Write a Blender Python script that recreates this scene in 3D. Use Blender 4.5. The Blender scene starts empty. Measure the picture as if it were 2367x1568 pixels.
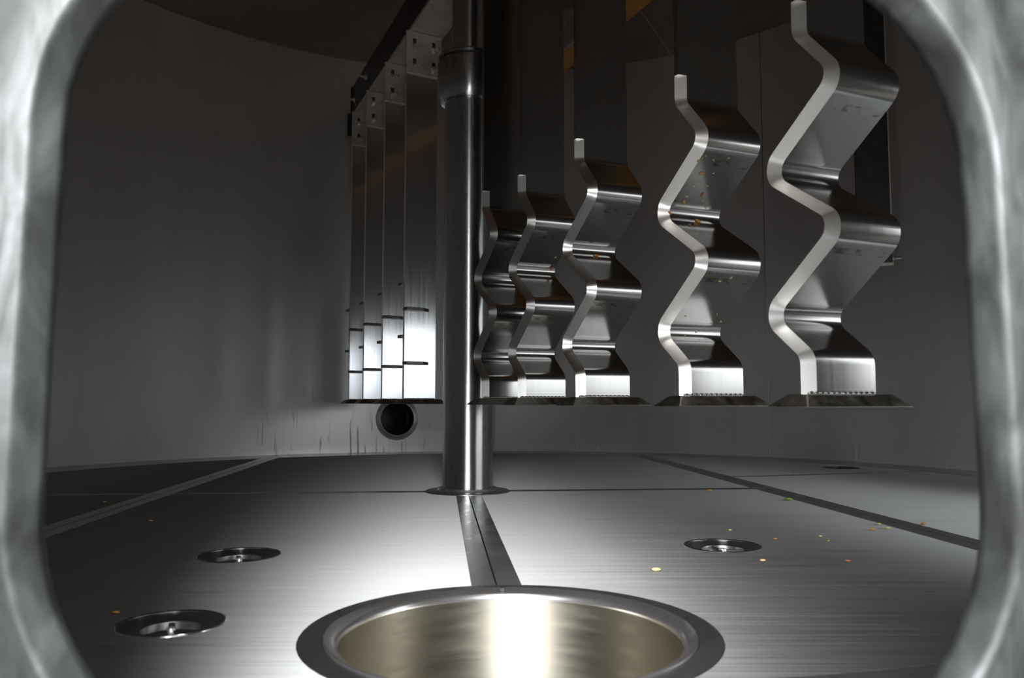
import bpy, bmesh, math, random
from mathutils import Vector, Matrix
from mathutils.geometry import delaunay_2d_cdt
PI = math.pi
sc = bpy.context.scene
COL = sc.collection
random.seed(7)

# ------------------------------------------------------------------ camera, world, lamps, exposure
cam_d = bpy.data.cameras.new('camera'); cam = bpy.data.objects.new('camera', cam_d); COL.objects.link(cam)
cam.location = (0, 0, .2)
cam.rotation_euler = (math.radians(90 + 4.3598), 0, 0)
cam_d.sensor_width = 36; cam_d.lens = 36 * 1915 / 2367
cam_d.clip_start = .02; cam_d.clip_end = 50
cam_d.dof.use_dof = True; cam_d.dof.focus_distance = 1.75; cam_d.dof.aperture_fstop = 11
sc.camera = cam

w = bpy.data.worlds.new('brewhouse_daylight'); sc.world = w; w.use_nodes = True
nt = w.node_tree; bg = nt.nodes['Background']
tc = nt.nodes.new('ShaderNodeTexCoord'); sp = nt.nodes.new('ShaderNodeSeparateXYZ'); rp = nt.nodes.new('ShaderNodeValToRGB')
nt.links.new(tc.outputs['Generated'], sp.inputs[0])
mr = nt.nodes.new('ShaderNodeMapRange'); mr.inputs[1].default_value = -1; mr.inputs[2].default_value = 1
nt.links.new(sp.outputs[2], mr.inputs[0]); nt.links.new(mr.outputs[0], rp.inputs[0])
rp.color_ramp.elements[0].position = .30; rp.color_ramp.elements[0].color = (.28, .27, .25, 1)
rp.color_ramp.elements[1].position = .62; rp.color_ramp.elements[1].color = (.86, .93, 1.0, 1)
nt.links.new(rp.outputs[0], bg.inputs[0]); bg.inputs[1].default_value = .6

def area(name, loc, target, sx, sy, power, col):
    l = bpy.data.lights.new(name, 'AREA'); l.shape = 'RECTANGLE'; l.size = sx; l.size_y = sy
    l.energy = power; l.color = col
    o = bpy.data.objects.new(name, l); COL.objects.link(o); o.location = loc
    o.rotation_euler = (Vector(target) - Vector(loc)).to_track_quat('-Z', 'Y').to_euler()
    return o
# the brewhouse window high behind the open hatch, and the area light outside the second hatch
area('brewhouse_window', (-.35, -1.9, 1.25), (0, .4, .22), 1.8, 1.3, 165, (.95, .975, 1))
area('brewhouse_side_window', (2.40, .15, .80), (1.15, 1.05, .28), 2.2, 1.1, 11, (.93, .97, 1))

# unseen fill lamp added to brighten the dark interior, just inside above the hatch
LAMP = Vector((0, .495, .590)); LAIM = Vector((0, 1.75, .10))
il = area('added_fill_light', LAMP, LAIM, .12, .05, .65, (1, .985, .95))

sc.view_settings.view_transform = 'Standard'; sc.view_settings.look = 'None'
sc.view_settings.gamma = 1; sc.view_settings.use_curve_mapping = False
sc.view_settings.exposure = .75

# ------------------------------------------------------------------ helpers
def mesh_obj(name, verts, faces, mat, parent=None, smooth=None):
    me = bpy.data.meshes.new(name); me.from_pydata([tuple(v) for v in verts], [], faces)
    bm = bmesh.new(); bm.from_mesh(me); bmesh.ops.recalc_face_normals(bm, faces=bm.faces); bm.to_mesh(me); bm.free()
    return finish(name, me, mat, parent, smooth)
def finish(name, me, mat, parent=None, smooth=None):
    me.materials.append(mat)
    if smooth is not None:
        me.polygons.foreach_set('use_smooth', [True] * len(me.polygons))
        me.set_sharp_from_angle(angle=math.radians(smooth))
    me.update()
    o = bpy.data.objects.new(name, me); COL.objects.link(o)
    if parent: o.parent = parent
    return o
def bm_obj(name, bm, mat, parent=None, smooth=None):
    bmesh.ops.recalc_face_normals(bm, faces=bm.faces)
    me = bpy.data.meshes.new(name); bm.to_mesh(me); bm.free()
    return finish(name, me, mat, parent, smooth)
def tag(o, label=None, cat=None, group=None, kind=None):
    if label: o['label'] = label
    if cat: o['category'] = cat
    if group: o['group'] = group
    if kind: o['kind'] = kind
    return o
def empty(name, loc, rz=0):
    o = bpy.data.objects.new(name, None); COL.objects.link(o); o.location = loc; o.rotation_euler = (0, 0, rz)
    o.empty_display_size = .05
    return o
def bm_box(bm, x0, x1, y0, y1, z0, z1, bev=0):
    r = bmesh.ops.create_cube(bm, size=1)
    for v in r['verts']:
        v.co = Vector(((x0 + x1) / 2 + v.co.x * (x1 - x0), (y0 + y1) / 2 + v.co.y * (y1 - y0), (z0 + z1) / 2 + v.co.z * (z1 - z0)))
    if bev:
        ed = list({e for v in r['verts'] for e in v.link_edges})
        bmesh.ops.bevel(bm, geom=ed, offset=bev, segments=2, affect='EDGES', profile=.5)
def box(name, x0, x1, y0, y1, z0, z1, mat, parent=None, bev=0):
    bm = bmesh.new(); bm_box(bm, x0, x1, y0, y1, z0, z1, bev)
    return bm_obj(name, bm, mat, parent)
def lathe_geo(prof, n=64, close=False):
    V = []; F = []; m = len(prof)
    for i in range(n):
        a = 2 * PI * i / n
        for r, z in prof: V.append((r * math.cos(a), r * math.sin(a), z))
    for i in range(n):
        j = (i + 1) % n
        for k in range(m if close else m - 1):
            l = (k + 1) % m
            F.append((i * m + k, j * m + k, j * m + l, i * m + l))
    return V, F
def lathe(name, prof, mat, parent=None, n=64, close=False, smooth=40, M=None):
    V, F = lathe_geo(prof, n, close)
    if M is not None: V = [M @ Vector(v) for v in V]
    bm = bmesh.new(); vs = [bm.verts.new(v) for v in V]
    for f in F: bm.faces.new([vs[i] for i in f])
    bmesh.ops.remove_doubles(bm, verts=bm.verts, dist=1e-6)
    return bm_obj(name, bm, mat, parent, smooth)
def inside(p, poly):
    c = False; n = len(poly); j = n - 1
    for i in range(n):
        a, b = poly[i], poly[j]
        if (a[1] > p[1]) != (b[1] > p[1]) and p[0] < (b[0] - a[0]) * (p[1] - a[1]) / (b[1] - a[1]) + a[0]: c = not c
        j = i
    return c
def circ(cx, cy, r, n=64): return [(cx + r * math.cos(2 * PI * i / n), cy + r * math.sin(2 * PI * i / n)) for i in range(n)]
def sheet(outlines, holes, test, extra=None):
    """constrained triangulation of flat sheet; returns verts, tris that pass test(centroid)"""
    P = []; E = []
    for L in outlines + holes:
        s = len(P); P += [Vector(q) for q in L]; E += [(s + i, s + (i + 1) % len(L)) for i in range(len(L))]
    for a, b in (extra or []):
        s = len(P); P += [Vector(a), Vector(b)]; E.append((s, s + 1))
    v, e, f, *_ = delaunay_2d_cdt(P, E, [], 0, 1e-6)
    out = []
    for t in f:
        c = sum((v[i] for i in t), Vector((0, 0))) / len(t)
        if test(c): out.append(tuple(t))
    return v, out
def plate(name, v, tris, ztop, th, mat, parent=None, mp=None):
    """extrude a triangulated sheet downwards; mp maps (x,y,depth) to 3D"""
    used = sorted({i for t in tris for i in t}); ix = {k: n for n, k in enumerate(used)}; n = len(used)
    mp = mp or (lambda x, y, d: (x, y, ztop - d))
    V = [mp(v[i].x, v[i].y, 0) for i in used] + [mp(v[i].x, v[i].y, th) for i in used]
    F = []; cnt = {}
    for t in tris:
        a = [ix[i] for i in t]; F.append(tuple(a)); F.append(tuple(i + n for i in reversed(a)))
        for k in range(3):
            e = (a[k], a[(k + 1) % 3]); key = (min(e), max(e)); cnt[key] = cnt.get(key, 0) + 1
    for (a, b), c in cnt.items():
        if c == 1: F.append((a, b, b + n, a + n))
    return mesh_obj(name, V, F, mat, parent)

# ------------------------------------------------------------------ materials
def steel(name, base, rough, metallic=1.0, stretch=(1, 1, 1), nscale=20, bump=0.0, bdist=.001, rvar=.0, cvar=.0, rotz=0, spots=0, aniso=0, detail=4, coord='Object', tangent=None, stain=False):
    m = bpy.data.materials.new(name); m.use_nodes = True
    nt = m.node_tree; N = nt.nodes; L = nt.links; b = N['Principled BSDF']
    b.inputs['Base Color'].default_value = (*base, 1); b.inputs['Metallic'].default_value = metallic; b.inputs['Roughness'].default_value = rough
    if aniso: b.inputs['Anisotropic'].default_value = aniso
    tc = N.new('ShaderNodeTexCoord'); mp = N.new('ShaderNodeMapping'); L.new(tc.outputs[coord], mp.inputs[0])
    mp.inputs['Rotation'].default_value = (0, 0, rotz); mp.inputs['Scale'].default_value = stretch
    no = N.new('ShaderNodeTexNoise'); no.inputs['Scale'].default_value = nscale; no.inputs['Detail'].default_value = detail; no.inputs['Roughness'].default_value = .65
    L.new(mp.outputs[0], no.inputs[0])
    if bump:
        bp = N.new('ShaderNodeBump'); bp.inputs['Strength'].default_value = bump; bp.inputs['Distance'].default_value = bdist
        L.new(no.outputs[0], bp.inputs['Height']); L.new(bp.outputs[0], b.inputs['Normal'])
    if rvar:
        r = N.new('ShaderNodeMapRange'); r.inputs[1].default_value = .3; r.inputs[2].default_value = .7
        r.inputs[3].default_value = max(.02, rough - rvar); r.inputs[4].default_value = rough + rvar
        L.new(no.outputs[0], r.inputs[0]); L.new(r.outputs[0], b.inputs['Roughness'])
    if cvar:
        rr = N.new('ShaderNodeValToRGB'); rr.color_ramp.elements[0].position = .3; rr.color_ramp.elements[1].position = .7
        rr.color_ramp.elements[0].color = (*[c * (1 - cvar) for c in base], 1); rr.color_ramp.elements[1].color = (*[min(1, c * (1 + cvar)) for c in base], 1)
        L.new(no.outputs[0], rr.inputs[0]); L.new(rr.outputs[0], b.inputs['Base Color'])
    if stain:                                              # short dark burn marks across the knives where they were bent
        sx = N.new('ShaderNodeSeparateXYZ'); L.new(tc.outputs['Object'], sx.inputs[0])
        acc = None
        for zz in (.524, .363):
            d = N.new('ShaderNodeMath'); d.operation = 'SUBTRACT'; L.new(sx.outputs[2], d.inputs[0]); d.inputs[1].default_value = zz
            a = N.new('ShaderNodeMath'); a.operation = 'ABSOLUTE'; L.new(d.outputs[0], a.inputs[0])
            c = N.new('ShaderNodeMath'); c.operation = 'LESS_THAN'; L.new(a.outputs[0], c.inputs[0]); c.inputs[1].default_value = .0026
            if acc is None: acc = c
            else:
                q = N.new('ShaderNodeMath'); q.operation = 'ADD'; L.new(acc.outputs[0], q.inputs[0]); L.new(c.outputs[0], q.inputs[1]); acc = q
        n2 = N.new('ShaderNodeTexNoise'); n2.inputs['Scale'].default_value = 75; n2.inputs['Detail'].default_value = 3; L.new(tc.outputs['Object'], n2.inputs[0])
        th = N.new('ShaderNodeMapRange'); th.inputs[1].default_value = .46; th.inputs[2].default_value = .56; L.new(n2.outputs[0], th.inputs[0])
        mu = N.new('ShaderNodeMath'); mu.operation = 'MULTIPLY'; L.new(acc.outputs[0], mu.inputs[0]); L.new(th.outputs[0], mu.inputs[1])
        m2 = N.new('ShaderNodeMath'); m2.operation = 'MULTIPLY'; L.new(mu.outputs[0], m2.inputs[0]); m2.inputs[1].default_value = .62
        mx = N.new('ShaderNodeMix'); mx.data_type = 'RGBA'; L.new(m2.outputs[0], mx.inputs['Factor'])
        src = b.inputs['Base Color'].links[0].from_socket; L.new(src, mx.inputs['A']); mx.inputs['B'].default_value = (.10, .09, .09, 1)
        L.new(mx.outputs['Result'], b.inputs['Base Color'])
    if tangent:
        cx = N.new('ShaderNodeCombineXYZ'); cx.inputs[0].default_value = tangent[0]; cx.inputs[1].default_value = tangent[1]; cx.inputs[2].default_value = tangent[2]
        L.new(cx.outputs[0], b.inputs['Tangent'])
    return m
SEAM_A = math.radians(4.95)
M_wall = steel('vessel_wall_steel', (.86, .838, .832), .33, metallic=.48, stretch=(1, 1, .35), nscale=6, cvar=.05)
M_wallout = steel('vessel_outer_steel', (.55, .55, .55), .4, nscale=5, cvar=.05)
M_ceil = steel('dull_copper_dome', (.46, .34, .27), .45, metallic=.7, nscale=4, cvar=.25, rvar=.08)
M_floor = steel('slotted_floor_steel', (.37, .37, .355), .69, metallic=.9, aniso=.93, tangent=(-math.sin(SEAM_A), math.cos(SEAM_A), 0), stretch=(3, 420, 1), nscale=1, rotz=-SEAM_A, bump=.55, bdist=.0012, cvar=.22, rvar=.08, detail=5)
M_plain = steel('plain_floor_steel', (.50, .50, .50), .30, metallic=.9, nscale=14, cvar=.08, rvar=.05)
M_rim = steel('dark_flat_rim_steel', (.24, .24, .24), .30, metallic=.9, nscale=14, cvar=.1, rvar=.05)
M_edge = steel('polished_rim_steel', (.70, .69, .67), .16, nscale=30, cvar=.05, rvar=.05)
M_sleeve = steel('warm_brushed_sleeve', (.58, .54, .45), .60, aniso=.92, tangent=(0, 0, 1), stretch=(1, 1, 9), nscale=9, cvar=.10, rvar=.08, bump=.12, bdist=.001)
M_ring = steel('bright_pipe_ring', (.97, .97, .97), .38, metallic=.75, nscale=30, cvar=.08)
M_lipring = steel('lip_ring_steel', (.72, .70, .68), .24, metallic=.95, nscale=40, cvar=.06)
M_cup = steel('cup_steel', (.80, .80, .80), .55, aniso=.9, tangent=(0, 0, 1), nscale=60, cvar=.15)
M_shaft = steel('polished_shaft_steel', (.60, .60, .60), .27, aniso=.9, tangent=(0, 0, 1), stretch=(8, 8, .6), nscale=8, rvar=.04, cvar=.06)
M_knife = steel('brushed_knife_steel', (.43, .42, .405), .19, stretch=(30, 30, 1), nscale=5, rvar=.025, cvar=.03, stain=True)
M_mirror = steel('mirror_knife_steel', (.66, .67, .68), .15, stretch=(30, 30, 1), nscale=4, rvar=.03, cvar=.05)
M_bevel = steel('ground_edge_steel', (.95, .93, .90), .38, metallic=.92, nscale=40, cvar=.02)
M_shoe = steel('stained_shoe_steel', (.42, .39, .34), .34, nscale=45, cvar=.35, rvar=.10, bump=.2, bdist=.001)
M_arm = steel('dull_arm_steel', (.80, .73, .68), .42, metallic=.5, nscale=12, cvar=.2, rvar=.08)
M_lip = steel('light_edge_steel', (.80, .76, .72), .35, metallic=.5, nscale=20, cvar=.1)
M_bolt = steel('bright_bolt_steel', (.92, .89, .84), .25, metallic=.7, nscale=20, cvar=.05)
M_dark = steel('dark_recess_steel', (.10, .10, .10), .45, metallic=.8, nscale=30, cvar=.2)
M_reflect = steel('orange_reflection_flange', (.95, .42, .08), .45, metallic=.35, nscale=25, cvar=.2, rvar=.05)  # orange stands for warm light reflected on the beam's underside
M_bevel2 = steel('polished_ground_edge', (.90, .89, .87), .28, nscale=40, cvar=.02)
M_fin = steel('dark_fin_steel', (.13, .125, .12), .35, metallic=.9, nscale=60, cvar=.3)
M_weld = steel('weld_bead_steel', (.35, .34, .33), .4, stretch=(1, 1, 8), nscale=20, cvar=.3, bump=.3, bdist=.001)
def cast_metal():
    m = steel('mottled_cast_frame', (.52, .54, .54), .42, nscale=9, bump=.25, bdist=.004)
    nt = m.node_tree; N = nt.nodes; L = nt.links; b = N['Principled BSDF']
    tc = N.new('ShaderNodeTexCoord'); mp = N.new('ShaderNodeMapping'); mp.inputs['Scale'].default_value = (1.6, 1, .55); L.new(tc.outputs['Object'], mp.inputs[0])
    n1 = N.new('ShaderNodeTexNoise'); n1.inputs['Scale'].default_value = 34; n1.inputs['Detail'].default_value = 6; n1.inputs['Distortion'].default_value = .8
    L.new(mp.outputs[0], n1.inputs[0])
    cr = N.new('ShaderNodeValToRGB'); e = cr.color_ramp.elements
    e[0].position = .30; e[0].color = (.020, .020, .020, 1); e[1].position = .70; e[1].color = (.098, .102, .100, 1)
    e2 = cr.color_ramp.elements.new(.48); e2.color = (.046, .0475, .046, 1)
    L.new(n1.outputs[0], cr.inputs[0]); L.new(cr.outputs[0], b.inputs['Base Color'])
    b.inputs['Metallic'].default_value = .55
    return m
M_cast = cast_metal()
def plain(name, base, rough=.6):
    m = bpy.data.materials.new(name); m.use_nodes = True; b = m.node_tree.nodes['Principled BSDF']
    N = m.node_tree.nodes; L = m.node_tree.links
    no = N.new('ShaderNodeTexNoise'); no.inputs['Scale'].default_value = 300; cr = N.new('ShaderNodeValToRGB')
    cr.color_ramp.elements[0].color = (*[c * .7 for c in base], 1); cr.color_ramp.elements[1].color = (*[min(1, c * 1.2) for c in base], 1)
    tc = N.new('ShaderNodeTexCoord'); L.new(tc.outputs['Object'], no.inputs[0]); L.new(no.outputs[0], cr.inputs[0]); L.new(cr.outputs[0], b.inputs['Base Color'])
    b.inputs['Roughness'].default_value = rough
    return m
M_grain = plain('pale_malt_husk', (.80, .58, .28)); M_grain2 = plain('amber_malt_husk', (.62, .34, .08)); M_green = plain('green_hop_scrap', (.28, .42, .06)); M_red = plain('reddish_malt_husk', (.45, .18, .10))

def wall_scratches(m):
    nt = m.node_tree; N = nt.nodes; L = nt.links; b = N['Principled BSDF']
    tc = N.new('ShaderNodeTexCoord'); mp = N.new('ShaderNodeMapping'); mp.inputs['Scale'].default_value = (1, 1, .07); mp.inputs['Rotation'].default_value = (0, .012, 0); L.new(tc.outputs['Object'], mp.inputs[0])
    n1 = N.new('ShaderNodeTexNoise'); n1.inputs['Scale'].default_value = 110; n1.inputs['Detail'].default_value = 2; L.new(mp.outputs[0], n1.inputs[0])
    t1 = N.new('ShaderNodeMapRange'); t1.inputs[1].default_value = .615; t1.inputs[2].default_value = .67; L.new(n1.outputs[0], t1.inputs[0])
    sx = N.new('ShaderNodeSeparateXYZ'); L.new(tc.outputs['Object'], sx.inputs[0])
    n2 = N.new('ShaderNodeTexNoise'); n2.inputs['Scale'].default_value = 7; L.new(tc.outputs['Object'], n2.inputs[0])
    ad = N.new('ShaderNodeMath'); ad.operation = 'MULTIPLY_ADD'; L.new(n2.outputs[0], ad.inputs[0]); ad.inputs[1].default_value = .30; L.new(sx.outputs[2], ad.inputs[2])
    zm = N.new('ShaderNodeMapRange'); zm.inputs[1].default_value = .32; zm.inputs[2].default_value = .16; L.new(ad.outputs[0], zm.inputs[0])
    mu = N.new('ShaderNodeMath'); mu.operation = 'MULTIPLY'; L.new(t1.outputs[0], mu.inputs[0]); L.new(zm.outputs[0], mu.inputs[1])
    m2 = N.new('ShaderNodeMath'); m2.operation = 'MULTIPLY'; L.new(mu.outputs[0], m2.inputs[0]); m2.inputs[1].default_value = .75
    iv = N.new('ShaderNodeMath'); iv.operation = 'MULTIPLY_ADD'; L.new(m2.outputs[0], iv.inputs[0]); iv.inputs[1].default_value = -.8; iv.inputs[2].default_value = b.inputs['Metallic'].default_value
    L.new(iv.outputs[0], b.inputs['Metallic'])
    src = b.inputs['Base Color'].links[0].from_socket
    mx = N.new('ShaderNodeMix'); mx.data_type = 'RGBA'; L.new(m2.outputs[0], mx.inputs['Factor']); L.new(src, mx.inputs['A']); mx.inputs['B'].default_value = (.95, .93, .90, 1)
    L.new(mx.outputs['Result'], b.inputs['Base Color'])
wall_scratches(M_wall)

# ------------------------------------------------------------------ setting: vessel wall
CX, CY, R = -.06, 1.93, 1.5
SX, SY = -.10, 1.885                      # shaft
ZC = 1.60                                 # ceiling
A2 = math.radians(-36)                    # a second open hatch, out of view on the right
a_h = math.atan2(-1, .04)                 # hatch direction
pipe_c = (-.4652, 3.37, .1336); a_p = math.atan2(pipe_c[1] - CY, pipe_c[0] - CX)
def wall_build():
    a0 = a_h - PI; L = 2 * PI * R
    S = lambda a: ((a - a0) % (2 * PI)) * R
    n = 180
    outline = [(0, -.06), (L, -.06), (L, ZC), (0, ZC)]
    sh = S(a_h); hw = .305
    hatch = [(sh - hw, -.02), (sh + hw, -.02), (sh + hw, .54), (sh - hw, .54)]
    s2 = S(A2); side = [(s2 - .42, .05), (s2 + .42, .05), (s2 + .42, .60), (s2 - .42, .60)]
    pipe = circ(S(a_p), pipe_c[2], .0665, 40)
    vl = [((L * i / n, -.06), (L * i / n, ZC)) for i in range(n)]
    zl = [((0, z), (L, z)) for z in (.5, 1.0)]
    v, t = sheet([outline], [hatch, side, pipe], lambda c: not inside(c, hatch) and not inside(c, side) and not inside(c, pipe) and 0 < c[0] < L, vl + zl)
    def mp(x, y, d):
        a = a0 + x / R; r = R + d
        return (CX + r * math.cos(a), CY + r * math.sin(a), y)
    o = plate('wall_round', v, t, 0, .008, M_wall, mp=mp)
    me = o.data
    bm = bmesh.new(); bm.from_mesh(me); bmesh.ops.remove_doubles(bm, verts=bm.verts, dist=1e-5)
    dead = [f for f in bm.faces if len({v for v in f.verts}) < 3]; bmesh.ops.delete(bm, geom=dead, context='FACES')
    bm.to_mesh(me); bm.free()
    me.polygons.foreach_set('use_smooth', [True] * len(me.polygons)); me.set_sharp_from_angle(angle=math.radians(30))
    tag(o, kind='structure')
    return o
wall = wall_build()
for az in (math.radians(48.2),):
    V = []
    for z in (0, .4, .8, 1.2, ZC):
        for da, dr in ((-.0013, .0002), (0, -.0012), (.0013, .0002)):
            V.append((CX + (R + dr) * math.cos(az + da), CY + (R + dr) * math.sin(az + da), z))
    F = [(3 * k + j, 3 * k + j + 1, 3 * k + j + 4, 3 * k + j + 3) for k in range(4) for j in range(2)]
    mesh_obj('weld_seam', V, F, M_weld, wall, 60)

# ceiling: flat dished rim, stepped ring and raised dome
ce = lathe('ceiling', [(R + .008, ZC), (1.02, ZC + .03), (1.0, ZC + .012), (.985, ZC + .012), (.98, ZC + .06), (.75, ZC + .16), (.4, ZC + .24), (.04, ZC + .27),
                       (.04, ZC + .29), (.4, ZC + .26), (.75, ZC + .18), (1.03, ZC + .06), (R + .008, ZC + .02)], M_ceil, n=120, close=True, smooth=25)
ce.location = (CX, CY, 0); tag(ce, kind='structure')
for az in (112, 62, 5, 190):
    a = math.radians(az); c, s = math.cos(a), math.sin(a)
    V = []
    for r, z in ((1.03, ZC + .0285), (R - .01, ZC - .001)):
        for d, dz in ((-.006, 0), (0, -.004), (.006, 0)): V.append((r * c - d * s, r * s + d * c, z + dz))
    mesh_obj('ceiling_seam', V, [(0, 1, 4, 3), (1, 2, 5, 4)], M_ceil, ce, 80)

# ------------------------------------------------------------------ floor
UA = (math.cos(SEAM_A), math.sin(SEAM_A)); VA = (-math.sin(SEAM_A), math.cos(SEAM_A))
def uv2xy(u, v): return (SX + u * UA[0] + v * VA[0], SY + u * UA[1] + v * VA[1])
def xy2uv(p): dx, dy = p[0] - SX, p[1] - SY; return (dx * UA[0] + dy * UA[1], dx * VA[0] + dy * VA[1])
OUT = (-.0012, .742)                                      # grain outlet
FIT = [(-.3572, 1.1035, .0535), (-.3085, .7676, .0475), (.2939, 1.1756, .0535), (1.0049, 2.5496, .0535)]
v, t = sheet([circ(CX, CY, R + .008, 120)], [circ(*OUT, .1665, 64)], lambda c: (c - Vector((CX, CY))).length < R + .01 and (c - Vector(OUT)).length > .16)
floor = plate('floor', v, t, -.055, .012, M_dark); tag(floor, kind='structure')
RP = 1.334
def panel(u0, u1, v0, v1, poly=None, mat=M_floor, name='floor_panel', ztop=0, th=.008, rmax=RP, rmin=0, xtra=True):
    rect = [uv2xy(*q) for q in (poly or [(u0, v0), (u1, v0), (u1, v1), (u0, v1)])]
    C = Vector((CX, CY)); hs = [(Vector(OUT), .182), (Vector((SX, SY)), .096)] + [(Vector((x, y)), r) for x, y, r in FIT]
    holes = [circ(CX, CY, rmax, 160)] + [circ(h[0].x, h[0].y, h[1], 64) for h in hs]
    if rmin: holes.append(circ(CX, CY, rmin, 160))
    def ok(c):
        if not inside(c, rect): return False
        d = (c - C).length
        if d > rmax or d < rmin * .9996: return False
        return all((c - h[0]).length > h[1] * .998 for h in hs)
    v, t = sheet([rect], holes, ok)
    if t: return plate(name, v, t, ztop, th, mat, floor)
g = .0012; s_ = .0275
US = [-1.7, -.67, 0, .69, 1.7]
sb = .016                                                 # half width of the cross seam strips
panel(US[0], US[1] - s_, -1.7, -sb); panel(US[0], US[1] - s_, sb, 1.7)
panel(US[1] + s_, US[2] - s_, -1.7, -sb); panel(US[2] + s_, US[3] - s_, -1.7, -sb)
panel(US[1] + s_, US[3] - s_, sb, 1.7)
K0, K1 = (US[3] + s_, .297), (1.7, .487)                  # the cross seam of the right column lies farther back and runs aslant
off2 = lambda P, d: (P[0] - .19 * d, P[1] + .98 * d)
panel(0, 0, 0, 0, [(US[3] + s_, -1.7), (1.7, -1.7), off2(K1, -.012), off2(K0, -.012)])
panel(0, 0, 0, 0, [off2(K0, .012), off2(K1, .012), (1.7, 1.7), (US[3] + s_, 1.7)])
for d0_, d1_ in ((-.0118, -g), (g, .0118)):
    panel(0, 0, 0, 0, [off2(K0, d0_), off2(K1, d0_), off2(K1, d1_), off2(K0, d1_)], M_plain, 'seam_strip', .0004, .0084)
for u0, u1 in ((US[0], US[1] - s_), (US[1] + s_, US[2] - s_), (US[2] + s_, US[3] - s_)):
    panel(u0, u1, -sb + .0003, -g, None, M_rim, 'seam_strip', .0004, .0084); panel(u0, u1, g, sb - .0003, None, M_rim, 'seam_strip', .0004, .0084)
for k in (1, 2, 3):                                       # smooth edge strips on either side of each seam
    for v0, v1 in ((-1.7, 0), (0, 1.7)):
        if k == 2 and v0 == 0: continue
        panel(US[k] - s_ + .0004, US[k] - g, v0 + g, v1 - g, None, M_plain, 'seam_strip', .0006, .0085)
        panel(US[k] + g, US[k] + s_ - .0004, v0 + g, v1 - g, None, M_plain, 'seam_strip', .0006, .0085)
# smooth unslotted border along the wall
for k in range(12):
    a0 = 2 * PI * k / 12 + .05; a1 = a0 + 2 * PI / 12 - .002
    V = []; F = []; n = 16
    for i in range(n + 1):
        a = a0 + (a1 - a0) * i / n
        for r, z in ((RP + .002, 0), (R - .001, 0), (R - .001, -.008), (RP + .002, -.008)): V.append((CX + r * math.cos(a), CY + r * math.sin(a), z))
    for i in range(n):
        for j in range(4): F.append((i * 4 + j, i * 4 + (j + 1) % 4, (i + 1) * 4 + (j + 1) % 4, (i + 1) * 4 + j))
    F += [(0, 1, 2, 3), (n * 4, n * 4 + 1, n * 4 + 2, n * 4 + 3)]
    mesh_obj('floor_border', V, F, M_plain, floor)

# grain outlet
go = empty('grain_outlet', (OUT[0], OUT[1], 0)); tag(go, 'large round drain in the slotted floor, bright sleeve inside dark flat rim', 'drain')
lathe('flat_rim', [(.1615, .0008), (.1812, .0008), (.1812, -.008), (.1615, -.008)], M_rim, go, 96, True, 30)
lathe('lip_ring', [(.1608, -.010), (.1608, .0008), (.1602, .0026), (.1590, .0032), (.1572, .0024), (.1515, -.0006), (.1494, -.0026), (.1483, -.0060), (.1483, -.012), (.1500, -.012)], M_lipring, go, 96, True, 30)
lathe('sleeve', [(.1478, -.0075), (.1478, -.40), (.1515, -.40), (.1515, -.0125), (.1482, -.0125)], M_sleeve, go, 96, True, 35)
lathe('bottom_valve', [(.0, -.385), (.10, -.385), (.14, -.39), (.1476, -.39), (.1476, -.40), (0, -.40)], M_sleeve, go, 64, False, 35)
nb = bmesh.new(); bm_box(nb, -.0022, .0022, .150, .162, .0005, .0042); o = bm_obj('lip_notch', nb, M_dark, go); o.rotation_euler = (0, 0, .06)

# recessed floor fittings
labels = ['recessed floor fitting with bright cup, farther of the two left of the drain',
          'recessed round floor fitting nearest the front, left of the large drain, showing bright slots',
          'recessed floor fitting with bright cup, right of the large drain',
          'small far floor fitting near the back wall on the right side']
for (x, y, r), lab in zip(FIT, labels):
    f = empty('floor_fitting', (x, y, 0)); tag(f, lab, 'floor fitting', 'recessed fittings in the slotted floor')
    k = r / .0535
    P = lambda pts: [(a * k, b) for a, b in pts]
    lathe('rim', P([(.0535, .0004), (.0528, .0012), (.0515, .0004), (.0515, -.010), (.0535, -.010)]), M_edge, f, 48, True, 40)
    lathe('dish', P([(.0515, -.0004), (.033, -.0042), (.029, -.0046), (.029, -.009), (.0515, -.009)]), M_dark, f, 48, True, 40)
    lathe('cup', P([(.029, -.0046), (.0265, -.022), (.020, -.026), (0, -.026), (0, -.029), (.022, -.029), (.029, -.024)]), M_cup, f, 48, False, 40)
    lathe('screw', P([(0, -.003), (.0045, -.0035), (.006, -.006), (.006, -.012), (.0035, -.0125), (.0035, -.026), (0, -.026)]), M_bolt, f, 24, False, 40)
    for q in range(3):
        b = bmesh.new(); bm_box(b, .005 * k, .029 * k, -.0028, .0028, -.0085, -.0052); o = bm_obj('spoke', b, M_dark, f); o.rotation_euler = (0, 0, PI / 2 + .35 + q * 2 * PI / 3)

# ------------------------------------------------------------------ hatch frame in front (opening the camera looks through)
def rrect(x0, x1, z0, z1, radii, off=0, n=14):
    (bl, br, tr, tl) = radii; P = []
    for cx, cz, rr, a0 in ((x0 + bl, z0 + bl, bl, PI), (x1 - br, z0 + br, br, 1.5 * PI), (x1 - tr, z1 - tr, tr, 0), (x0 + tl, z1 - tl, tl, .5 * PI)):
        for i in range(n + 1):
            a = a0 + (PI / 2) * i / n; P.append((cx + (rr + off) * math.cos(a), cz + (rr + off) * math.sin(a)))
    return P
def ring_loft(name, loops, mat, parent=None, smooth=40, close=True):
    V = []; F = []; n = len(loops[0][1])
    for y, L in loops: V += [(p[0], y, p[1]) for p in L]
    m = len(loops)
    for k in range(m if close else m - 1):
        l = (k + 1) % m
        for i in range(n):
            j = (i + 1) % n; F.append((k * n + i, k * n + j, l * n + j, l * n + i))
    return mesh_obj(name, V, F, mat, parent, smooth)
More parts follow.
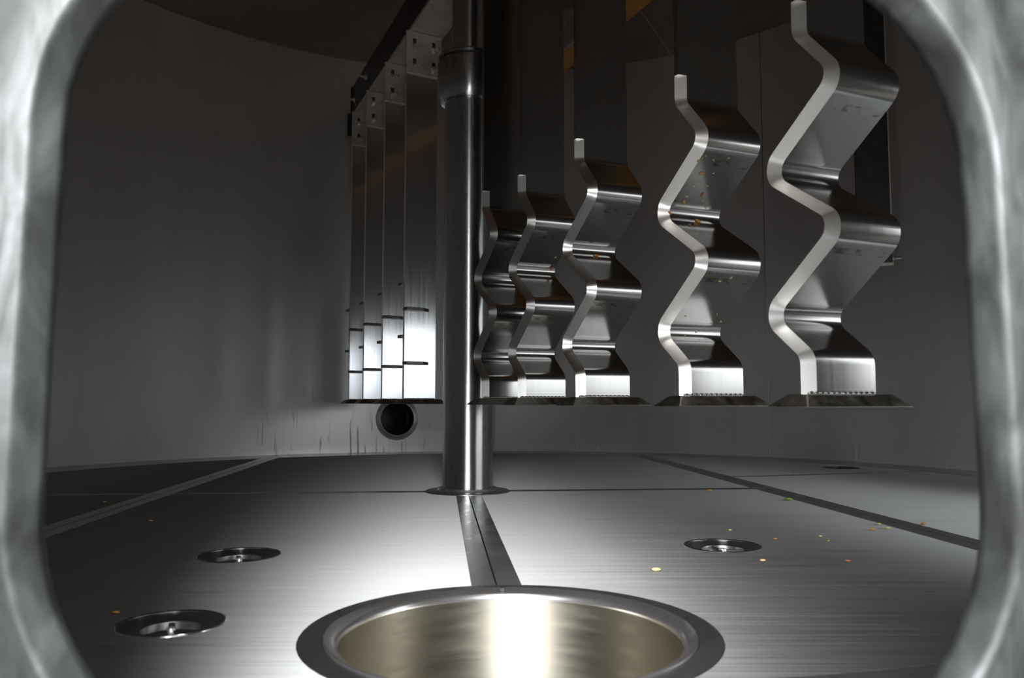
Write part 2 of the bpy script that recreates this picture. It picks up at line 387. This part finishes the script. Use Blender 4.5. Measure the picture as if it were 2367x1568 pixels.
hf = empty('hatch_frame', (0, .358, 0)); tag(hf, 'blurred mottled grey metal hatch frame with rounded corners around the whole view', 'hatch frame')
RO = (-.2112, .2112, .030, .418); RD = (.125, .125, .115, .088)
fl = lambda o: [(x * (1 - .085 * (z - .13)), z) for x, z in rrect(*RO, RD, o)]   # the casting narrows a little towards the top
big = rrect(-.50, .50, -.30, .74, (.10,) * 4)
ring_loft('frame_casting', [(.0085, big), (.0060, fl(.030)), (.0055, fl(.0115)), (.0062, fl(.0090)), (.0080, fl(.0070)), (.0150, fl(.0008)), (.0170, fl(0)), (.0195, fl(0)), (.0220, fl(.001)), (.0240, fl(.004)), (.025, fl(.012)), (.025, rrect(-.24, .24, .004, .47, (.12,) * 4)), (.032, big)], M_cast, hf, 50)
ring_loft('neck', [(.025, rrect(-.243, .243, .0015, .466, (.10,) * 4)), (.120, rrect(-.300, .300, .0015, .535, (.14,) * 4)), (.120, rrect(-.310, .310, -.012, .545, (.15,) * 4)), (.025, rrect(-.254, .254, -.012, .478, (.10,) * 4))], M_wallout, hf, 40)

h2 = empty('side_hatch', (CX + R * math.cos(A2), CY + R * math.sin(A2), 0), A2 + PI / 2); tag(h2, 'second open hatch frame in the right wall, outside the view', 'hatch frame')
rr2 = lambda o: rrect(-.412 + o, .412 - o, .055 + o, .592 - o, (.12,) * 4)
ring_loft('frame_casting', [(.012, rr2(.0)), (.012, rr2(-.03)), (-.060, rr2(-.03)), (-.060, rr2(.0))], M_cast, h2, 40)
# ------------------------------------------------------------------ rotor shaft
sh = empty('rotor_shaft', (SX, SY, 0)); tag(sh, 'polished vertical steel shaft rising from the middle of the floor', 'shaft')
lathe('lower_tube', [(0, -.05), (.0565, -.05), (.0565, .90), (0, .90)], M_shaft, sh, 96, False, 40)
lathe('base_flange', [(.0575, -.008), (.095, -.008), (.095, .0015), (.0925, .003), (.068, .0045), (.066, .009), (.0575, .010)], M_plain, sh, 96, True, 35)
lathe('bell_sleeve', [(.058, .890), (.065, .892), (.071, .902), (.0735, .920), (.0735, .985), (.0715, .988), (.045, .988), (.045, .890)], M_shaft, sh, 96, True, 40)
lathe('collar_groove', [(.046, .988), (.0708, .988), (.0708, .993), (.046, .993)], M_dark, sh, 96, True, 40)
lathe('sleeve_cap', [(.041, .993), (.0725, .993), (.0725, .999), (.069, 1.003), (.041, 1.005)], M_shaft, sh, 96, True, 40)
lathe('upper_tube', [(0, .90), (.040, .90), (.040, 1.86), (0, 1.86)], M_shaft, sh, 64, False, 40)

lm = empty('added_fill_lamp', LAMP); lm.rotation_euler = (LAIM - LAMP).to_track_quat('-Z', 'Y').to_euler(); tag(lm, 'added fill lamp, a short bar on the inner wall above the hatch, outside the view', 'lamp')
bm = bmesh.new(); bm_box(bm, -.075, .075, -.033, .033, .004, .030, .004); bm_obj('fill_lamp_housing', bm, M_arm, lm)
box('fill_lamp_lip', -.075, .075, .027, .033, -.006, .004, M_arm, lm); box('fill_lamp_lip', -.075, .075, -.033, -.027, -.006, .004, M_arm, lm)
box('fill_lamp_bracket', -.02, .02, -.008, .008, .030, .062, M_arm, lm)
# ------------------------------------------------------------------ rake arms
ANG = math.atan2(.39, .92)                                 # local x = along a knife, local -y = outwards to the hatch side
def at_r(r): return (SX + .3903 * r, SY - .9207 * r)
def beam(name, r0, r1, x0, x1, z0, z1, label, flange_mat, side_mat, bolts=True):
    a = empty(name, (SX, SY, z0), ANG); tag(a, label, 'beam')
    y0, y1 = -r1, -r0
    h_ = z1 - z0
    box('web', x0, x1, y0, y1, .008, h_, side_mat, a)
    box('bottom_flange', x0 + .0005, x1, y0, y1, 0, .0078, flange_mat, a)
    box('edge_lip', x0 - .005, x0 + .0005, y0, y1, -.004, .006, M_lip, a, .001)
    box('end_plate', x0 - .004, x1 + .004, y1, y1 + .008, -.002, h_ + .004, side_mat, a, .001)
    return a
def bolt_geo():
    bm = bmesh.new()
    bmesh.ops.create_cone(bm, cap_ends=True, segments=6, radius1=.0085, radius2=.0085, depth=.006, matrix=Matrix.Translation((0, 0, .003)))
    bmesh.ops.create_cone(bm, cap_ends=True, segments=12, radius1=.0058, radius2=.0050, depth=.018, matrix=Matrix.Translation((0, 0, .014)))
    bmesh.ops.create_cone(bm, cap_ends=True, segments=16, radius1=.0105, radius2=.0105, depth=.0016, matrix=Matrix.Translation((0, 0, .0)))
    return bm
BOLT = None
def bolt(parent, loc, rot):
    global BOLT
    if BOLT is None:
        o = bm_obj('bolt', bolt_geo(), M_bolt, parent); BOLT = o.data
    else:
        o = bpy.data.objects.new('bolt', BOLT); COL.objects.link(o); o.parent = parent
    o.location = loc; o.rotation_euler = rot
    return o
armL = beam('rake_beam', -1.37, -.075, .012, .118, 1.304, 1.425, 'dark steel beam carrying the far row of straight bolted knives, left of the shaft', M_arm, M_dark)
bolt(armL, (.006, 1.295, .045), (0, -PI / 2, 0)); bolt(armL, (.006, 1.10, .062), (0, -PI / 2, 0))

armR = beam('rake_beam', .075, 1.17, .012, .118, 1.304, 1.425, 'dark steel beam above the zigzag knives, out of sight over the view', M_arm, M_dark)
o = box('clamp', -.068, .068, -.072, .072, 1.31, 1.44, M_dark, sh, .004); o.rotation_euler = (0, 0, ANG)
# parallel beam on ceiling hangers, warm reflection painted orange on its underside
ob = beam('cross_beam', -.83, .80, .437, .514, 1.25, 1.352, 'beam with orange reflection-coloured underside high up behind the second and third zigzag knives', M_reflect, M_arm)
for yy in (-.6, .1, .7):
    box('hanger', .46, .49, yy, yy + .012, .10, .385, M_arm, ob)

# ------------------------------------------------------------------ knives
def fillet(P, rad, n=7):
    out = [P[0]]
    for i in range(1, len(P) - 1):
        a, b, c = Vector(P[i - 1]), Vector(P[i]), Vector(P[i + 1])
        d0 = (a - b).normalized(); d1 = (c - b).normalized(); ang = d0.angle(d1)
        if abs(ang - PI) < .01: out.append(P[i]); continue
        tl = rad / math.tan(ang / 2); tl = min(tl, (a - b).length * .48, (c - b).length * .48); rr = tl * math.tan(ang / 2)
        cc = b + (d0 + d1).normalized() * (rr / math.sin(ang / 2))
        p0 = b + d0 * tl; p1 = b + d1 * tl; v0 = p0 - cc; v1 = p1 - cc; tot = v0.angle(v1)
        sg = 1 if v0.x * v1.y - v0.y * v1.x > 0 else -1
        for k in range(n + 1):
            t = sg * tot * k / n; c_, s_ = math.cos(t), math.sin(t)
            q = cc + Vector((v0.x * c_ - v0.y * s_, v0.x * s_ + v0.y * c_)); out.append((q.x, q.y))
    out.append(P[-1]); return out
TH = .0085; WD = .100; BV = .0145; NOTCH = .651
AMP_R, AMP_L = .0570, .0630
ZIG = [(0, 1.30), (0, NOTCH), (0, .612), (AMP_R, .549), (-AMP_L, .4665), (AMP_R, .3885), (-AMP_L, .299), (0, .251), (0, .2065)]
STR = [(0, 1.30), (0, .2065)]
def offset_curves(path):
    n = len(path); A = []; B = []
    for i in range(n):
        p = Vector(path[i]); t = Vector((0, 0))
        if i > 0: t += (p - Vector(path[i - 1])).normalized()
        if i < n - 1: t += (Vector(path[i + 1]) - p).normalized()
        t.normalize(); nn = Vector((-t.y, t.x))             # path runs downwards: +r side
        d0 = (p - Vector(path[i - 1])).normalized() if i > 0 else t
        k = 1 / max(.5, abs(Vector((-d0.y, d0.x)).dot(nn)))
        A.append(p - nn * TH / 2 * k + Vector((TH / 2, 0))); B.append(p + nn * TH / 2 * k + Vector((TH / 2, 0)))
    return A, B
def blade_mesh(path, bev_below=None, top=1.30):
    A, B = offset_curves(path)                              # A inner (low r), B outer (high r)
    V = []; rows = []
    for i, (p) in enumerate(path):
        z = p[1]
        bs = [.0016]
        if bev_below is not None:
            bs = [BV] if z < bev_below - 1e-6 else ([.0010, BV] if abs(z - bev_below) < 1e-6 else [.0010])
        for b in bs:
            i0 = len(V)
            V += [(0, -A[i].x, A[i].y), (WD, -A[i].x, A[i].y), (WD, -B[i].x, B[i].y), (b, -B[i].x, B[i].y)]
            rows.append(i0)
    F = []; mi = []
    for a, b in zip(rows, rows[1:]):
        for k in range(4):
            l = (k + 1) % 4
            q = (a + k, a + l, b + l, b + k)
            pts = [V[j] for j in q]
            F.append(q); mi.append(1 if k == 3 and (bev_below is None or V[b + 3][0] > .005) else 0)
    F += [(rows[0], rows[0] + 1, rows[0] + 2, rows[0] + 3), (rows[-1], rows[-1] + 3, rows[-1] + 2, rows[-1] + 1)]; mi += [0, 0]
    return V, F, mi
path_z = fillet(ZIG, .0205, 10); path_s = STR
def densify(P, step=.05):
    out = [P[0]]
    for a, b in zip(P, P[1:]):
        n = max(1, int(math.hypot(b[0] - a[0], b[1] - a[1]) / step))
        for k in range(1, n + 1): out.append((a[0] + (b[0] - a[0]) * k / n, a[1] + (b[1] - a[1]) * k / n))
    return out
def make_blade(path, mat, parent, bev, edge):
    V, F, mi = blade_mesh(densify(path, .2), NOTCH if bev else None)
    me = bpy.data.meshes.new('blade'); me.from_pydata(V, [], F)
    me.polygons.foreach_set('material_index', mi)
    bm = bmesh.new(); bm.from_mesh(me)
    bmesh.ops.recalc_face_normals(bm, faces=bm.faces); bm.to_mesh(me); bm.free()
    o = finish('blade', me, mat, parent, 26); me.materials.append(edge)
    return o
def shoe_bm():
    bm = bmesh.new()
    lo = [(-.024, -.036), (.128, -.036), (.128, .030), (-.024, .030)]; hi = [(-.010, -.020), (.113, -.020), (.113, .010), (-.010, .010)]
    vs = [bm.verts.new((x, y, .1945)) for x, y in lo] + [bm.verts.new((x, y, .2085)) for x, y in hi]
    for f in ((3, 2, 1, 0), (4, 5, 6, 7), (0, 1, 5, 4), (1, 2, 6, 5), (2, 3, 7, 6), (3, 0, 4, 7)): bm.faces.new([vs[i] for i in f])
    bmesh.ops.bevel(bm, geom=list(bm.edges), offset=.0012, segments=1, affect='EDGES')
    return bm
def fin_bm(sign):
    """thin pointed side blade lying flat on the knife face"""
    pts = [(-.004, 0), (.052, 0), (.078, 0), (.050, .026), (-.004, .030)]
    bm = bmesh.new(); y0 = -TH if sign < 0 else 0
    top = [bm.verts.new((x, y0 + sign * y, .0035)) for x, y in pts]; bot = [bm.verts.new((x, y0 + sign * y, -.0050)) for x, y in pts]
    bm.faces.new(top); bm.faces.new(list(reversed(bot)))
    for i in range(len(pts)):
        j = (i + 1) % len(pts); bm.faces.new((top[i], top[j], bot[j], bot[i]))
    return bm
def weld_bm(x0, x1, y, z, n=9):
    bm = bmesh.new()
    for i in range(n):
        x = x0 + (x1 - x0) * (i + .5) / n
        bmesh.ops.create_icosphere(bm, subdivisions=1, radius=.0028, matrix=Matrix.Translation((x, y + random.uniform(-.0004, .0004), z)) @ Matrix.Diagonal((2.2, .9, .9, 1)))
    return bm
def bracket(parent, z0=1.175, z1=1.303):
    bm = bmesh.new(); bm_box(bm, -.004, .110, -TH - .0075, -TH - .0005, z0, z1, .0008)
    br = bm_obj('mounting_bracket', bm, M_arm, parent)
    for x in (.022, .084):
        for z in (1.196, 1.257):
            bolt(br, (x, -TH - .0078, z), (PI / 2, random.uniform(0, 1), 0)) if False else bolt(br, (x, -TH - .0078, z), (PI / 2, 0, random.uniform(0, 1)))
            s = bmesh.new(); bm_box(s, x - .0055, x + .0055, -TH - .0081, -TH - .0074, z + .004, z + .024, 0); bm_obj('slot_shade', s, M_fin, br)  # dark plate painted in for the shade inside an open slot
    return br
def knife(r, zig, label, group, dx=0, turn=0):
    x, y = at_r(r)
    x += dx * .9207; y += dx * .3903
    k = empty('rake_knife', (x, y, 0), ANG + turn); tag(k, label, 'knife', group)
    make_blade(path_z if zig else path_s, M_knife if zig else M_mirror, k, zig, M_bevel2 if 0 < r < .7 else M_bevel)
    bm_obj('shoe', shoe_bm(), M_shoe, k)
    w_ = bm_obj('weld_bead', weld_bm(.002, .098, -TH - .001, .2095, 12), M_weld, k, 60)
    bracket(k)
    if not zig:
        for sgn, z in ((-1, .470), (-1, .3135), (1, .5455), (1, .392)):
            o = bm_obj('fin', fin_bm(sgn), M_fin, k); o.location = (0, 0, z)
    return k
KR = [(.140, 'zigzag knife right beside the shaft, first of the near row'), (.285, 'zigzag knife second from the shaft, fine scratches above its top bend'),
      (.531, 'middle zigzag knife of the near row, third from the shaft'), (.833, 'zigzag knife sprinkled with malt husks, fourth from the shaft'),
      (1.064, 'largest zigzag knife nearest the hatch, far right of the row')]
KL = [(-.556, 'straight polished knife next to the shaft, widest of the far row'), (-.809, 'straight polished knife second from the shaft in the far row'),
      (-1.072, 'straight polished knife third from the shaft in the far row'), (-1.308, 'straight polished knife at the far end of the arm, leftmost of the row')]
knives = [knife(r, True, l, 'zigzag knives of the near rake arm', -.0205 if r < .2 else 0) for r, l in KR]
for r, l in KL: last = knife(r, False, l, 'straight knives of the far rake arm', 0, math.radians(7))
box('side_tab', -.012, .016, .012, .018, 1.215, 1.302, M_dark, last)

# hanging bar at the right wall
pb = empty('hanging_bar', (1.07, 2.42, 0), math.radians(-24)); tag(pb, 'dark flat bar hanging near the right wall behind the largest knife', 'bar')
box('bar', -.047, .047, -.006, .006, .605, ZC, M_dark, pb, .001)
box('edge_strip', .0465, .0505, -.012, .008, .70, ZC, M_lip, pb)
box('foot_tab', -.03, .051, -.020, -.006, .596, .606, M_lip, pb, .001)
bolt(pb, (.050, -.004, .618), (0, PI / 2, 0))

# outlet pipe in the back wall
op = empty('wall_pipe', pipe_c, a_p - PI / 2); tag(op, 'dark round pipe opening with bright ring, low in the back wall', 'pipe')
MX = Matrix.Rotation(PI / 2, 4, 'X')                       # lathe axis z -> -y (into the vessel)
d0 = -(R - math.hypot(pipe_c[0] - CX, pipe_c[1] - CY))
def plathe(name, prof, mat): return lathe(name, prof, mat, op, 64, True, 40, MX)
off = d0
plathe('ring', [(.0665, .012 + off), (.0685, .014 + off), (.0725, .013 + off), (.086, .003 + off), (.0875, .0005 + off), (.087, -.001 + off), (.0665, -.001 + off)], M_ring)
plathe('bore', [(.0662, .0085 + off), (.0662, -.26 + off), (.070, -.26 + off), (.070, -.009 + off), (.0665, -.008 + off)], M_dark)
plathe('inner_step', [(.0660, -.10 + off), (.056, -.105 + off), (.056, -.25 + off), (.0660, -.25 + off)], M_dark)
lathe('end_plug', [(0, -.235), (.056, -.24), (.056, -.25), (0, -.25)], M_dark, op, 40, False, 40, MX)

# ------------------------------------------------------------------ malt husks
def husk_mesh(mat, seed):
    rnd = random.Random(seed); bm = bmesh.new()
    bmesh.ops.create_icosphere(bm, subdivisions=2, radius=1)
    for v in bm.verts:
        c = v.co; k = 1 - .35 * abs(c.x) ** 2
        v.co = Vector((c.x * 1.0, c.y * .5 * k + .12 * c.x * c.x, c.z * .36 * k)) * (1 + rnd.uniform(-.08, .08))
    me = bpy.data.meshes.new('malt_husk'); bm.to_mesh(me); bm.free(); me.materials.append(mat)
    me.polygons.foreach_set('use_smooth', [True] * len(me.polygons)); return me
HM = [husk_mesh(M_grain, 1), husk_mesh(M_grain2, 2), husk_mesh(M_red, 3), husk_mesh(M_green, 4)]
def husk(x, y, z, size, kind, label, group, rot):
    o = bpy.data.objects.new('malt_husk' if kind != 3 else 'hop_scrap', HM[kind]); COL.objects.link(o)
    o.location = (x, y, z); o.scale = (size,) * 3; o.rotation_euler = rot; tag(o, label, 'husk' if kind != 3 else 'hop scrap', group)
G = 'malt husks scattered on the floor'
FH = [(.1706, .998, .0062, 0, 'pale plump malt husk on the floor behind the large drain, biggest of all'),
      (-.3748, .7998, .0042, 1, 'amber malt husk on the floor beside the nearest left fitting'),
      (.315, 1.0592, .0040, 0, 'pale malt husk on the floor just in front of the right fitting'),
      (.5617, 1.7048, .0085, 3, 'small green hop scrap on the floor left of the right seam'),
      (.5622, 1.3123, .0045, 1, 'amber husk by the right floor seam, nearest of the cluster of three'),
      (.5925, 1.3255, .0045, 0, 'pale husk by the right floor seam, rightmost of the cluster of three'),
      (.5993, 1.3717, .0042, 0, 'husk by the right floor seam, farthest of the cluster of three'),
      (.4445, 1.8853, .0060, 1, 'amber husk far back on the floor, near the cross seam right of the shaft'),
      (.4209, 1.0564, .0036, 2, 'reddish husk lying alone on the dark floor right of the right fitting'),
      (.3396, 1.308, .0032, 0, 'tiny pale husk on the floor just behind the right fitting'),
      (-.605, 1.406, .0042, 0, 'pale husk on the floor at left, in front of the left seam'),
      (-.8105, 1.6686, .0045, 0, 'pale husk on the far left floor beyond the left seam'),
      (.672, 1.3717, .0050, 1, 'amber husk on the floor strip right of the right seam'),
      (.3838, 1.2267, .0028, 1, 'tiny amber husk on the floor right of the right fitting'),
      (.4587, 1.2499, .0030, 0, 'tiny pale husk on the floor between right fitting and right seam, farther of two'),
      (.4543, 1.2079, .0030, 1, 'tiny amber husk on the floor between right fitting and right seam, nearer of two')]
for i, (x, y, s, k, l) in enumerate(FH):
    husk(x, y, s * .34 + (.0006 if k != 9 else 0), s, k, l, G, (0, 0, random.uniform(-.5, .5)))

GB = 'malt husks stuck to the fourth zigzag knife'
KN = [(.2606, 1.0883, .5283, 0), (.2557, 1.0899, .5258, 1), (.2496, 1.0926, .5234, 1), (.2727, 1.098, .5253, 1), (.2941, 1.1011, .5292, 0),
      (.2776, 1.1191, .5127, 0), (.2606, 1.129, .5014, 0), (.2534, 1.1321, .4974, 0), (.2732, 1.1368, .4998, 0), (.2725, 1.1609, .4836, 0),
      (.2798, 1.1744, .4768, 0), (.2464, 1.1454, .4866, 0), (.2476, 1.1213, .4324, 1), (.2953, 1.0931, .3752, 0), (.295, 1.1038, .3658, 0),
      (.2798, 1.1039, .3611, 0), (.2903, 1.1632, .3217, 0), (.2998, 1.1796, .3129, 0), (.2851, 1.1779, .3096, 1), (.2434, 1.1496, .3173, 0),
      (.2463, 1.1678, .2946, 1), (.2641, 1.1762, .3002, 0)]
nrm = lambda z: Vector((.23, -.54, -.81)) if (.48 < z or .31 < z < .37) else Vector((.36, -.84, .40))
def stick(x, y, z, size, kind, label, group, n=None):
    n = (n or nrm(z)).normalized()
    bpy.context.view_layer.update()
    kn = next(k for k in knives if (k.location.xy - Vector((x, y)).xy).length < .14 and ('fourth' in label) == (k is knives[3]))
    M = Matrix.LocRotScale(kn.location, kn.rotation_euler, None); bl = next(c for c in kn.children if c.name.startswith('blade'))
    ok, cp, cn, _ = bl.closest_point_on_mesh(M.inverted() @ Vector((x, y, z)))
    if ok: x, y, z = M @ cp
    q = n.to_track_quat('Z', 'Y').to_matrix().to_4x4() @ Matrix.Rotation(random.uniform(0, 3), 4, 'Z')
    p = Vector((x, y, z)) + n * size * .22
    husk(p.x, p.y, p.z, size, kind, label, group, q.to_euler())
def where(z): return ('high on the upper slope' if z > .52 else 'midway down the upper slope' if z > .48 else 'below the upper bend' if z > .42 else
                      'high on the lower slope' if z > .35 else 'low on the lower slope')
ORD = ['leftmost', 'second from left', 'third from left', 'fourth from left', 'fifth from left', 'rightmost']
zones = {}
for x, y, z, k in KN: zones.setdefault(where(z), []).append((x / y, x, y, z, k))
for zn, Lz in zones.items():
    Lz.sort()
    for i, (_, x, y, z, k) in enumerate(Lz):
        stick(x, y, z, random.uniform(.0016, .0027), k, 'tiny husk speck %s, %s, on the fourth zigzag knife' % (zn, 'rightmost' if i == len(Lz) - 1 and i else ORD[i]) if len(Lz) > 1 else 'tiny husk speck %s of the fourth zigzag knife' % zn, GB)
stick(.2438, 1.1534, .4806, .0046, 1, 'yellow malt husk low on the upper slope of the fourth zigzag knife', GB)
stick(.2694, 1.1497, .4902, .0036, 2, 'reddish orange husk in the middle of the upper slope of the fourth zigzag knife', GB)
stick(.2597, 1.1138, .5112, .0038, 1, 'amber husk high on the upper slope of the fourth zigzag knife', GB)
stick(.2680, 1.1730, .4601, .0050, 1, 'yellow curled husk in the upper left bend of the fourth zigzag knife', GB, Vector((.33, -.78, .53)))
stick(.2519, 1.1537, .4515, .0042, 2, 'brown husk just below the upper bend of the fourth zigzag knife', GB, Vector((.22, -.52, .83)))
stick(.2234, 1.1566, .4676, .0036, 1, 'brownish husk at the tip of the upper bend of the fourth zigzag knife', GB, Vector((.39, -.92, .01)))
GC = 'malt husks on the middle zigzag knives'
stick(.1497, 1.4504, .4595, .0052, 1, 'orange brown husk on the upper ledge of the third zigzag knife', GC, Vector((.26, -.62, .74)))
stick(.0824, 1.6890, .4743, .0045, 2, 'brown husk at the right end of the second zigzag knife', GC, Vector((.27, -.63, -.73)))
stick(.0892, 1.6660, .4919, .0034, 0, 'pale husk near the right end of the second zigzag knife, above the brown one', GC, Vector((.23, -.54, -.81)))
